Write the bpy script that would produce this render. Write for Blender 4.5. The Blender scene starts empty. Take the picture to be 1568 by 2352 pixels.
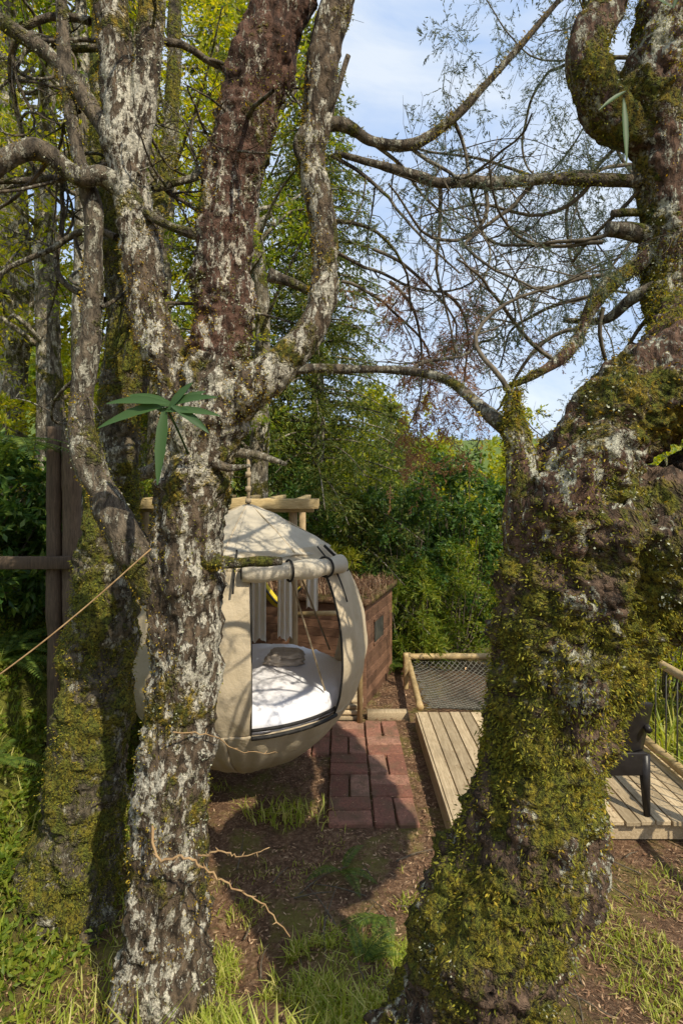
import bpy, math, random
import numpy as np
from mathutils import noise, Vector
random.seed(7); rng=np.random.default_rng(7)
S=bpy.context.scene
# ------------------------------------------------------------ utilities
def ss(a,b,x):
    t=np.clip((np.asarray(x,float)-a)/(b-a),0,1); return t*t*(3-2*t)
def vn(p,s): return noise.noise(Vector((float(p[0])*s,float(p[1])*s,float(p[2])*s)))
def unit(a): return a/np.maximum(np.linalg.norm(a,axis=-1,keepdims=True),1e-9)
def empty(name):
    o=bpy.data.objects.new(name,None); S.collection.objects.link(o); return o
def build(name,parts,mats,parent=None,smooth=True):
    Vs=[];LI=[];ST=[];MI=[];off=0;ls=0
    for V,F,mi in parts:
        V=np.asarray(V,float).reshape(-1,3);F=np.asarray(F,int)
        if len(F)==0: continue
        k=F.shape[1];m=F.shape[0]
        Vs.append(V);LI.append((F+off).ravel());ST.append(ls+np.arange(m)*k)
        MI.append(np.full(m,mi));off+=len(V);ls+=m*k
    V=np.concatenate(Vs);LI=np.concatenate(LI);ST=np.concatenate(ST);MI=np.concatenate(MI)
    me=bpy.data.meshes.new(name)
    me.vertices.add(len(V));me.loops.add(len(LI));me.polygons.add(len(ST))
    me.vertices.foreach_set('co',V.astype(np.float32).ravel())
    me.loops.foreach_set('vertex_index',LI.astype(np.int32))
    me.polygons.foreach_set('loop_start',ST.astype(np.int32))
    for m in mats: me.materials.append(m)
    me.polygons.foreach_set('material_index',MI.astype(np.int32))
    me.polygons.foreach_set('use_smooth',np.full(len(ST),smooth))
    me.update(calc_edges=True)
    o=bpy.data.objects.new(name,me);S.collection.objects.link(o)
    if parent: o.parent=parent
    return o
def catmull(P,sub):
    P=np.asarray(P,float);n=len(P);out=[]
    E=np.vstack([2*P[0]-P[1],P,2*P[-1]-P[-2]])
    for i in range(n-1):
        p0,p1,p2,p3=E[i],E[i+1],E[i+2],E[i+3]
        for j in range(sub):
            t=j/sub
            out.append(.5*((2*p1)+(-p0+p2)*t+(2*p0-5*p1+4*p2-p3)*t*t+(-p0+3*p1-3*p2+p3)*t**3))
    out.append(P[-1]);return np.array(out)
def tube(P,R,k=6,cap=True):
    P=np.asarray(P,float);n=len(P);R=np.broadcast_to(np.asarray(R,float),(n,))
    T=np.gradient(P,axis=0);T=unit(T)
    a=np.array([0,0,1.]) if abs(T[0][2])<.9 else np.array([1.,0,0])
    u=np.cross(T[0],a);u/=np.linalg.norm(u);U=[]
    for i in range(n):
        u=u-T[i]*np.dot(u,T[i]);u/=max(np.linalg.norm(u),1e-9);U.append(u.copy())
    U=np.array(U);W=np.cross(T,U)
    th=np.linspace(0,2*np.pi,k,endpoint=False)
    V=P[:,None]+R[:,None,None]*(np.cos(th)[None,:,None]*U[:,None]+np.sin(th)[None,:,None]*W[:,None])
    V=V.reshape(-1,3)
    i=np.arange(n-1)[:,None];j=np.arange(k)[None]
    F=np.stack([i*k+j,i*k+(j+1)%k,(i+1)*k+(j+1)%k,(i+1)*k+j],-1).reshape(-1,4)
    if cap:
        m=n*k
        V2=V[:m].reshape(n,k,3);a0=P[0]+(V2[0]-P[0])*.02;b0=P[-1]+(V2[-1]-P[-1])*.02
        V=np.vstack([V[:m],a0,b0]);q=[]
        for jj in range(k):
            q.append([(jj+1)%k,jj,m+jj,m+(jj+1)%k]);q.append([(n-1)*k+jj,(n-1)*k+(jj+1)%k,m+k+(jj+1)%k,m+k+jj])
        F=np.vstack([F,np.array(q)])
    return V,F
def limb(pts,sub=None,k=24,amp=.12,fs=6.,seed=0,mossd=0.):
    """gnarly limb: pts of (x,y,z,r)"""
    pts=np.asarray(pts,float)
    L=np.linalg.norm(np.diff(pts[:,:3],axis=0),axis=1).sum()
    if sub is None: sub=max(4,int(math.ceil(L/(.016 if k>=40 else .028)/(len(pts)-1))))
    Q=catmull(pts,sub);P=Q[:,:3];R=np.maximum(Q[:,3],.004)
    if k>=14:
        for i in range(len(P)):
            P[i,0]+=.10*R[i]*vn(P[i]+seed,4.);P[i,1]+=.10*R[i]*vn(P[i]+seed+9,4.)
            R[i]*=1+.10*vn(P[i]+seed+3,5.)
    V,F=tube(P,R,k,True);n=len(P)
    C=np.repeat(P,k,axis=0);RR=np.repeat(R,k)
    m=n*k;D=unit(V[:m]-C);out=V.copy()
    for i in range(m):
        v=V[i];d=vn(v+seed,fs)*.5+vn(v+seed*2,fs*2.5)*.36
        if k>=14: d+=vn(v,fs*6)*.24+.14*vn(v,fs*14)
        d+=.42*vn((v[0]*11,v[1]*11,v[2]*1.6+seed),1.)
        e=0.
        if mossd>0:
            g=vn(v+.4,2.2)+.5*vn(v,7.)+.18
            if g>0: e=mossd*min(1,g*3)*(.45+.9*vn(v,34.)+.5*vn(v,75.))
        out[i]=v+D[i]*(RR[i]*amp*2.*d+e)
    out[m:m+k]=out[:k]*.02+P[0]*.98; out[m+k:]=out[m-k:m]*.02+P[-1]*.98
    return out,F,out[:m],D
def box(x0,x1,y0,y1,z0,z1,b=.004):
    def ring(z,i):
        return [(x0+i,y0+b+0*i,z),(x0+b,y0+i,z),(x1-b,y0+i,z),(x1-i,y0+b,z),(x1-i,y1-b,z),(x1-b,y1-i,z),(x0+b,y1-i,z),(x0+i,y1-b,z)]
    b=min(b,(x1-x0)*.3,(y1-y0)*.3,(z1-z0)*.3)
    V=ring(z0,b*.6)+ring(z0+b,0)+ring(z1-b,0)+ring(z1,b*.6);F=[]
    for r in range(3):
        for j in range(8):
            F.append([r*8+j,r*8+(j+1)%8,(r+1)*8+(j+1)%8,(r+1)*8+j])
    for base,s in((0,-1),(24,1)):
        q=[[0,1,2,3],[0,3,4,7],[4,5,6,7]]
        for a in q: F.append([base+i for i in (a if s>0 else a[::-1])])
    return np.array(V,float),np.array(F)
def xf(V,o=(0,0,0),rz=0,rx=0,ry=0):
    V=np.asarray(V,float)
    c,s=math.cos(ry),math.sin(ry);V=V@np.array([[c,0,-s],[0,1,0],[s,0,c]])
    c,s=math.cos(rx),math.sin(rx);V=V@np.array([[1,0,0],[0,c,s],[0,-s,c]])
    c,s=math.cos(rz),math.sin(rz);V=V@np.array([[c,s,0],[-s,c,0],[0,0,1]])
    return V+np.array(o)
def rdir(n,zs=1.):
    d=rng.normal(size=(n,3));d[:,2]*=zs;return unit(d)
def leafquads(C,A,L,W,Nn=None):
    n=len(C);A=unit(A)
    if Nn is None: Nn=rdir(n)
    Sd=unit(np.cross(A,Nn));L=np.broadcast_to(L,(n,))[:,None];W=np.broadcast_to(W,(n,))[:,None]
    nr=np.cross(Sd,A)
    V=np.stack([C,C+A*L*.42+Sd*W*.5-nr*W*.12,C+A*L,C+A*L*.42-Sd*W*.5-nr*W*.12],1).reshape(-1,3)
    return V,np.arange(4*n).reshape(n,4)
def clumps(C,R,tw,per,L,W,droop=.25,flat=.8,up=.15,spread=.6):
    C=np.asarray(C,float);m=len(C);R=np.broadcast_to(R,(m,))
    B=np.repeat(C,tw,0);RR=np.repeat(R,tw);D=rdir(m*tw,flat);D[:,2]+=up;D=unit(D)
    TL=RR*rng.uniform(.55,1.15,m*tw)
    B=np.repeat(B,per,0);D=np.repeat(D,per,0);TL=np.repeat(TL,per);n=len(B)
    t=rng.uniform(.15,1,n)
    P=B+D*(TL*t)[:,None];P[:,2]-=droop*TL*t*t
    A=D*.7+rdir(n)*spread;A[:,2]-=droop*.6
    nr=rdir(n)*.8;nr[:,2]+=.9
    s=rng.uniform(.65,1.25,n)
    return leafquads(P,A,L*s,W*s,nr)
# ------------------------------------------------------------ materials
def mat(name,rough=.8):
    m=bpy.data.materials.new(name);m.use_nodes=True;nt=m.node_tree
    b=nt.nodes['Principled BSDF'];b.inputs['Roughness'].default_value=rough
    b.inputs['Specular IOR Level'].default_value=.25
    return m,nt,b
def nd(nt,t,**k):
    n=nt.nodes.new(t)
    for a,v in k.items():
        if a in n.inputs: n.inputs[a].default_value=v
        else: setattr(n,a,v)
    return n
def coord(nt,sc=(1,1,1)):
    tc=nd(nt,'ShaderNodeTexCoord');mp=nd(nt,'ShaderNodeMapping');mp.inputs['Scale'].default_value=sc
    nt.links.new(tc.outputs['Object'],mp.inputs[0]);return mp.outputs[0]
def nz(nt,vec,scale,detail=5,rough=.6,dist=0.):
    n=nd(nt,'ShaderNodeTexNoise');n.inputs['Scale'].default_value=scale;n.inputs['Detail'].default_value=detail
    n.inputs['Roughness'].default_value=rough;n.inputs['Distortion'].default_value=dist
    nt.links.new(vec,n.inputs['Vector']);return n.outputs[0]
def ramp(nt,fac,stops):
    r=nd(nt,'ShaderNodeValToRGB');e=r.color_ramp.elements
    while len(e)<len(stops): e.new(.5)
    for i,(p,c) in enumerate(stops):
        e[i].position=p;e[i].color=(c,c,c,1) if isinstance(c,(int,float)) else (*c,1)
    nt.links.new(fac,r.inputs[0]);return r.outputs[0]
def mix(nt,f,a,b):
    m=nd(nt,'ShaderNodeMix',data_type='RGBA')
    for i,v in((0,f),(6,a),(7,b)):
        if hasattr(v,'is_linked'): nt.links.new(v,m.inputs[i])
        else: m.inputs[i].default_value=v if i==0 else (*v,1)
    return m.outputs[2]
def bump(nt,b,h,strength=.6,dist=.02):
    n=nd(nt,'ShaderNodeBump');n.inputs['Strength'].default_value=strength;n.inputs['Distance'].default_value=dist
    nt.links.new(h,n.inputs['Height']);nt.links.new(n.outputs[0],b.inputs['Normal'])
def math_(nt,op,a,b=0.):
    m=nd(nt,'ShaderNodeMath',operation=op)
    for i,v in((0,a),(1,b)):
        if isinstance(v,(int,float)): m.inputs[i].default_value=v
        else: nt.links.new(v,m.inputs[i])
    return m.outputs[0]
def bark(name,dark,mid,lich,la,moss1,moss2,ma,ls=20,gs=3.6):
    m,nt,b=mat(name,.9)
    v=coord(nt,(1,1,1));vs=coord(nt,(1.5,1.5,.6))
    f=nz(nt,vs,20,5,.7,.4);base=ramp(nt,f,[(.40,dark),(.60,mid)])
    l=nz(nt,vs,ls*.55,6,.78,.3)
    big=nz(nt,v,1.7,2,.5)
    lz=math_(nt,'ADD',l,math_(nt,'MULTIPLY',math_(nt,'SUBTRACT',big,.5),.35))
    lm=ramp(nt,lz,[(la,0),(la+.025,1)])
    gv=nz(nt,v,70,3,.75)
    lc=ramp(nt,gv,[(.34,tuple(c*.3 for c in lich)),(.60,lich)])
    c=mix(nt,lm,base,lc)
    g=nz(nt,v,gs,6,.72,.3);gm=ramp(nt,g,[(ma,0),(ma+.06,1)])
    mc=mix(nt,ramp(nt,l,[(.45,0),(.56,1)]),moss1,moss2)
    mc=mix(nt,ramp(nt,gv,[(.36,0),(.58,1)]),(.02,.018,.007),mc)
    c=mix(nt,gm,c,mc)
    nt.links.new(c,b.inputs['Base Color'])
    h=math_(nt,'ADD',math_(nt,'MULTIPLY',f,1.2),math_(nt,'ADD',math_(nt,'MULTIPLY',lm,.22),math_(nt,'MULTIPLY',math_(nt,'MULTIPLY',gm,gv),1.4)))
    bump(nt,b,h,1.,.03);return m
def leafmat(name,c1,c2,c3,tr=.45,rough=.5):
    m=bpy.data.materials.new(name);m.use_nodes=True;nt=m.node_tree;nt.nodes.clear()
    out=nd(nt,'ShaderNodeOutputMaterial');g=nd(nt,'ShaderNodeNewGeometry')
    c=ramp(nt,g.outputs['Random Per Island'],[(0,c1),(.55,c2),(1,c3)])
    p=nd(nt,'ShaderNodeBsdfPrincipled');p.inputs['Roughness'].default_value=rough;p.inputs['Specular IOR Level'].default_value=.35
    nt.links.new(c,p.inputs['Base Color'])
    t=nd(nt,'ShaderNodeBsdfTranslucent');h=nd(nt,'ShaderNodeHueSaturation');h.inputs['Hue'].default_value=.475;h.inputs['Value'].default_value=1.8;h.inputs['Saturation'].default_value=1.1
    nt.links.new(c,h.inputs['Color']);nt.links.new(h.outputs[0],t.inputs[0])
    mx=nd(nt,'ShaderNodeMixShader');mx.inputs[0].default_value=tr
    nt.links.new(p.outputs[0],mx.inputs[1]);nt.links.new(t.outputs[0],mx.inputs[2]);nt.links.new(mx.outputs[0],out.inputs[0])
    return m
def simple(name,c1,c2,sc=8,stretch=(1,1,1),rough=.7,bs=.3,bd=.01,detail=5,trans=0.):
    m,nt,b=mat(name,rough);v=coord(nt,stretch);f=nz(nt,v,sc,detail,.65)
    c=ramp(nt,f,[(.33,c1),(.67,c2)])
    nt.links.new(c,b.inputs['Base Color']);bump(nt,b,f,bs,bd)
    if trans>0:
        t=nd(nt,'ShaderNodeBsdfTranslucent');nt.links.new(c,t.inputs[0]);mx=nd(nt,'ShaderNodeMixShader');mx.inputs[0].default_value=trans
        nt.links.new(b.outputs[0],mx.inputs[1]);nt.links.new(t.outputs[0],mx.inputs[2]);nt.links.new(mx.outputs[0],nt.nodes['Material Output'].inputs[0])
    return m
def woodmat(name,c1,c2,stretch,sc=14,rough=.75):
    m,nt,b=mat(name,rough);v=coord(nt,stretch);f=nz(nt,v,sc,6,.7,.3)
    g=nd(nt,'ShaderNodeNewGeometry');c=ramp(nt,f,[(.3,c1),(.7,c2)])
    r=ramp(nt,g.outputs['Random Per Island'],[(0,.62),(1,1.18)])
    mm=nd(nt,'ShaderNodeMix',data_type='RGBA',blend_type='MULTIPLY');mm.inputs[0].default_value=1
    nt.links.new(c,mm.inputs[6]);nt.links.new(r,mm.inputs[7]);c=mm.outputs[2]
    st=nz(nt,coord(nt),3.,5);c=mix(nt,ramp(nt,st,[(.5,0),(.75,.5)]),c,tuple(k*.45 for k in c1))
    nt.links.new(c,b.inputs['Base Color']);bump(nt,b,f,.5,.006);return m
M={}
M['barkA']=bark('bark_lichen',(.032,.023,.015),(.16,.115,.075),(.64,.59,.47),.500,(.15,.16,.024),(.42,.29,.035),.55,26,3.0)
M['barkA2']=bark('bark_brown_lichen',(.036,.020,.013),(.15,.080,.054),(.62,.55,.43),.525,(.12,.13,.02),(.28,.22,.03),.57,34)
M['barkB']=bark('bark_mossy',(.04,.033,.021),(.18,.145,.095),(.52,.49,.37),.535,(.18,.20,.03),(.34,.28,.035),.45,22)
M['barkC']=bark('bark_gnarled_moss',(.028,.019,.013),(.17,.11,.072),(.55,.53,.41),.57,(.16,.17,.022),(.35,.28,.03),.45,24,3.0)
M['barkD']=bark('bark_grey_lichen',(.040,.024,.016),(.18,.105,.07),(.56,.54,.42),.54,(.16,.175,.025),(.34,.24,.028),.49,28)
M['barkL']=bark('bark_branch',(.045,.036,.026),(.19,.15,.105),(.48,.45,.35),.54,(.14,.15,.024),(.26,.21,.035),.54,30)
M['barkF']=bark('bark_forest',(.07,.058,.04),(.24,.20,.14),(.6,.55,.43),.52,(.13,.14,.025),(.28,.23,.035),.54,24)
M['twig']=simple('twig_bark',(.055,.045,.032),(.19,.155,.11),20,rough=.9)
M['dry']=simple('dry_twig',(.25,.15,.07),(.42,.28,.14),20,rough=.8)
M['leafY']=leafmat('leaf_sunny',(.17,.23,.018),(.31,.35,.03),(.50,.45,.06),.5)
M['leafG']=leafmat('leaf_mid',(.08,.14,.014),(.16,.225,.024),(.32,.33,.045),.45)
M['leafD']=leafmat('leaf_dark',(.03,.085,.02),(.07,.14,.027),(.16,.23,.04),.38,.35)
M['leafC']=leafmat('cypress_needles',(.055,.095,.018),(.11,.155,.032),(.26,.25,.05),.4)
M['leafS']=leafmat('cypress_sprig_grey',(.05,.07,.05),(.09,.12,.075),(.18,.18,.10),.4)
M['leafR']=leafmat('dry_sprig',(.20,.10,.045),(.32,.18,.08),(.44,.28,.14),.3)
M['moss']=leafmat('moss_tuft',(.08,.09,.012),(.21,.215,.022),(.42,.37,.04),.3,.8)
M['mossO']=leafmat('ochre_moss_tuft',(.16,.12,.013),(.36,.25,.022),(.58,.43,.05),.3,.8)
M['mossL']=leafmat('lichen_tuft',(.22,.23,.15),(.38,.40,.28),(.56,.56,.42),.2,.8)
M['grass']=leafmat('grass_blade',(.17,.23,.02),(.36,.42,.06),(.64,.58,.22),.45)
M['fern']=leafmat('fern_frond',(.05,.10,.018),(.10,.16,.025),(.18,.23,.04),.4)
M['litter']=leafmat('leaf_litter',(.11,.055,.026),(.30,.165,.09),(.56,.39,.23),.1,.8)
M['epi']=leafmat('epiphyte_leaf',(.035,.085,.022),(.05,.105,.028),(.065,.13,.032),.3,.5)
m,nt,b=mat('ground_soil',.95)
v=coord(nt);a=nz(nt,v,2.2,6,.7);f=nz(nt,v,38,6,.75);g=nz(nt,v,9,4,.7)
c=ramp(nt,f,[(.3,(.055,.029,.016)),(.5,(.20,.11,.06)),(.7,(.47,.31,.19))])
c=mix(nt,ramp(nt,g,[(.4,.5),(.62,0)]),c,(.06,.033,.02))
c=mix(nt,ramp(nt,a,[(.50,0),(.64,.7)]),c,(.20,.19,.035))
sx=nd(nt,'ShaderNodeSeparateXYZ');nt.links.new(v,sx.inputs[0])
lm2=nd(nt,'ShaderNodeMapRange');lm2.inputs[1].default_value=-1.1;lm2.inputs[2].default_value=-1.9;nt.links.new(sx.outputs[0],lm2.inputs[0])
far=nd(nt,'ShaderNodeMapRange');far.inputs[1].default_value=7.2;far.inputs[2].default_value=9.;nt.links.new(sx.outputs[1],far.inputs[0])
mo=mix(nt,ramp(nt,g,[(.35,0),(.65,1)]),(.06,.06,.014),(.2,.2,.03))
c=mix(nt,lm2.outputs[0],c,mo);c=mix(nt,far.outputs[0],c,(.10,.14,.025))
nt.links.new(c,b.inputs['Base Color']);bump(nt,b,math_(nt,'ADD',f,g),.9,.03);M['ground']=m
m,nt,b=mat('paving_brick',.85);v=coord(nt);g=nd(nt,'ShaderNodeNewGeometry')
c=ramp(nt,g.outputs['Random Per Island'],[(0,(.24,.10,.068)),(.5,(.38,.17,.115)),(1,(.46,.26,.18))])
f=nz(nt,v,40,6,.75);s2=nz(nt,v,5,5,.7)
c=mix(nt,ramp(nt,f,[(.35,.7),(.6,0)]),c,(.10,.055,.04));c=mix(nt,ramp(nt,s2,[(.46,0),(.62,.8)]),c,(.15,.10,.06))
nt.links.new(c,b.inputs['Base Color']);bump(nt,b,f,.8,.012);M['brick']=m
M['deck']=woodmat('deck_board',(.34,.25,.145),(.68,.54,.35),(6,.5,6))
M['beam']=woodmat('beam_timber',(.40,.28,.12),(.70,.54,.28),(1,6,6))
M['post']=woodmat('post_timber',(.32,.22,.115),(.56,.41,.23),(6,6,.5))
M['postD']=woodmat('old_post',(.06,.042,.03),(.18,.125,.08),(8,8,.6))
M['bamboo']=woodmat('bamboo_pole',(.36,.25,.11),(.6,.44,.23),(3,3,3),6,.45)
M['shed']=woodmat('shed_board',(.13,.065,.038),(.30,.165,.10),(1,1,9))
M['canvas']=simple('canvas_beige',(.56,.46,.31),(.68,.57,.41),5,rough=.95,bs=.5,bd=.04,trans=.25)
M['canvasTop']=simple('canvas_roof',(.62,.55,.43),(.74,.67,.54),6,rough=.95,bs=.5,bd=.03,trans=.3)
M['black']=simple('black_webbing',(.012,.011,.010),(.03,.027,.024),30,rough=.6)
M['sheet']=simple('white_sheet',(.84,.83,.87),(.88,.87,.91),4,rough=.9,bs=.5,bd=.03)
M['towel']=simple('towel_grey',(.42,.36,.30),(.54,.48,.41),25,rough=.95,bs=.6)
M['rope']=simple('rope',(.30,.23,.14),(.45,.36,.24),60,rough=.9)
M['lace']=leafmat('lace_curtain',(.6,.57,.5),(.66,.63,.57),(.7,.67,.6),.5,.9)
M['chair']=simple('chair_plastic',(.014,.012,.012),(.03,.026,.024),12,rough=.35,bs=.1)
M['steel']=simple('painted_steel',(.05,.05,.045),(.09,.085,.07),12,rough=.5,bs=.1)
M['white']=simple('table_top',(.5,.52,.55),(.62,.64,.66),8,rough=.4,bs=.1)
M['net']=simple('net_cord',(.10,.095,.075),(.2,.185,.15),20,rough=.9)
M['yellow']=simple('yellow_cloth',(.55,.40,.02),(.65,.5,.04),10)
m,nt,b=mat('bulb_glow');b.inputs['Emission Color'].default_value=(1,.55,.2,1);b.inputs['Emission Strength'].default_value=3;M['bulb']=m
# ------------------------------------------------------------ terrain
def H(x,y):
    x=np.asarray(x,float);y=np.asarray(y,float)
    bank=1.7*ss(-1.25,-3.8,x)+.3*np.maximum(0,-x-3.8)*(x>-60)+.3*56*(x<=-60)
    near=.55*ss(3.1,.9,y)
    val=-3.2*ss(7.6,18,y)*ss(-4,.5,x)
    rt=-1.6*ss(2.75,6,x)*ss(-2,3,y)
    d=np.hypot(x,y);hill=26*ss(60,260,d)
    b=.035*np.sin(x*3.1+1)*np.sin(y*2.7+.4)+.02*np.sin(x*7.3+y*5.1)
    flat=ss(3.2,3.8,y)*(1-ss(7,7.6,y))*ss(-.9,-.4,x)*(1-ss(2.7,3,x))
    return bank+near+val+rt+hill+b*(1-.9*flat)
def axis(a,b,fine,coarse,lim):
    A=list(np.arange(a,b,fine));s=fine;x=b
    while x<lim: A.append(x);s*=coarse;x+=s
    A.append(lim);x=a;s=fine;L=[]
    while x>-lim: x-=s;s*=coarse;L.append(max(x,-lim))
    return np.array(L[::-1]+A)
X=axis(-4,4,.05,1.12,600);Y=axis(0,8,.05,1.12,600)
gx,gy=np.meshgrid(X,Y);Z=H(gx,gy)
V=np.stack([gx,gy,Z],-1).reshape(-1,3);nx=len(X);ny=len(Y)
for i in np.where((abs(V[:,0])<5)&(V[:,1]>-.5)&(V[:,1]<9))[0]:
    fl=float(ss(3.2,3.8,V[i,1])*(1-ss(7,7.6,V[i,1]))*ss(-.9,-.4,V[i,0])*(1-ss(2.7,3,V[i,0])))
    V[i,2]+=(.02*vn(V[i],5)+.012*vn(V[i],14))*(1-fl)*(1+2*float(ss(-1.2,-2,V[i,0])))-.012*fl
i=np.arange(ny-1)[:,None];j=np.arange(nx-1)[None]
F=np.stack([i*nx+j,i*nx+j+1,(i+1)*nx+j+1,(i+1)*nx+j],-1).reshape(-1,4)
build('ground',[(V,F,0)],[M['ground']])
# ------------------------------------------------------------ foreground trees
def moss_on(verts,norms,n,thr,fs,L,W,down=.3,zr=None,seed=3.,jit=.010,bias=None):
    idx=rng.integers(0,len(verts),int(n*2.6));P=verts[idx];D=norms[idx];keep=[]
    P=P+rng.normal(size=P.shape)*jit
    bb=np.zeros(len(P)) if bias is None else D@np.array(bias)
    for q in range(len(P)):
        p=P[q]
        if zr is not None and not(zr[0]<p[2]<zr[1]): continue
        if vn(p+seed,fs)+.5*vn(p,fs*3.3)+bb[q]>thr: keep.append(q)
        if len(keep)>=n: break
    P=P[keep];D=D[keep];A=D*.8+rdir(len(P))*.8;A[:,2]-=down
    s=rng.uniform(.5,1.5,len(P))
    return leafquads(P-D*.006,A,L*s,W*s)
def grow(parts,start,d,length,r,levels,tips,droop=.0,wob=.35,k=5,nch=4,mi=0):
    n=max(5,int(length/.06));p=np.array(start,float);d=unit(np.array(d,float));P=[p.copy()];st=length/n
    cv=np.zeros(3)
    for q in range(n):
        cv=cv*.8+rng.normal(size=3)*wob*.22
        d=unit(d+cv+rng.normal(size=3)*wob*.12+np.array([0,0,-droop*.2]));p=p+d*st;P.append(p.copy())
    P=np.array(P);R=np.linspace(r,r*.35,len(P));V,F=tube(P,R,k if r>.006 else 3,False);parts.append((V,F,mi))
    tips.append(P)
    if levels>0:
        for c in range(nch):
            t=rng.uniform(.2,.95);q=int(t*(len(P)-1));dd=unit(P[min(q+1,len(P)-1)]-P[max(q-1,0)])
            dd=unit(dd*.7+rdir(1)[0]*.9)
            grow(parts,P[q],dd,length*rng.uniform(.3,.6),max(R[q]*.6,.0016),levels-1,tips,droop,wob*1.2,k,nch,mi)
def sprigs(Ps,n,length,sub=12,per=10,nl=.014,nw=.0035,hang=1.):
    allp=np.vstack(Ps);S0=allp[rng.integers(0,len(allp),n)]
    D=rdir(n);D[:,2]=D[:,2]*.4-.5*hang;D=unit(D);Ln=length*rng.uniform(.5,1.2,n)
    t=np.tile(np.linspace(.05,1,sub),n);B=np.repeat(S0,sub,0);Dr=np.repeat(D,sub,0);LL=np.repeat(Ln,sub)
    P=B+Dr*(LL*t)[:,None];P[:,2]-=hang*.35*LL*t*t
    V0,F0=leafquads(S0,unit((P.reshape(n,sub,3)[:,-1]-S0)),np.linalg.norm(P.reshape(n,sub,3)[:,-1]-S0,axis=1),.005)
    m=n*sub;A=unit(Dr*.6+rdir(m)*.8+np.array([0,0,-.25*hang]));sl=np.repeat(Ln,sub)*.28*(1.15-t)+.02
    V1,F1=leafquads(P,A,sl,.004)
    tt=np.tile(np.linspace(.1,1,per),m);PP=np.repeat(P,per,0)+np.repeat(A,per,0)*(np.repeat(sl,per)*tt)[:,None]
    AA=unit(np.repeat(A,per,0)*.8+rdir(m*per)*.6)
    V2,F2=leafquads(PP,AA,nl*rng.uniform(.7,1.5,m*per),nw)
    return [(V0,F0),(V1,F1),(V2,F2)]
def treebuild(name,limbs,matl,amp=.12,mossd=0.):
    root=empty(name);parts=[];vv=[];nn=[]
    for q,(pts,mi,k) in enumerate(limbs):
        V,F,v,d=limb(pts,None,k,amp,seed=q*1.7,mossd=mossd if k>40 else 0);parts.append((V,F,mi))
        if k>=14:
            w=1 if k>=40 else 2; vv+= [v]*w; nn+=[d]*w
    build('trunk',parts,matl,root);return root,np.vstack(vv),np.vstack(nn)
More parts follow.
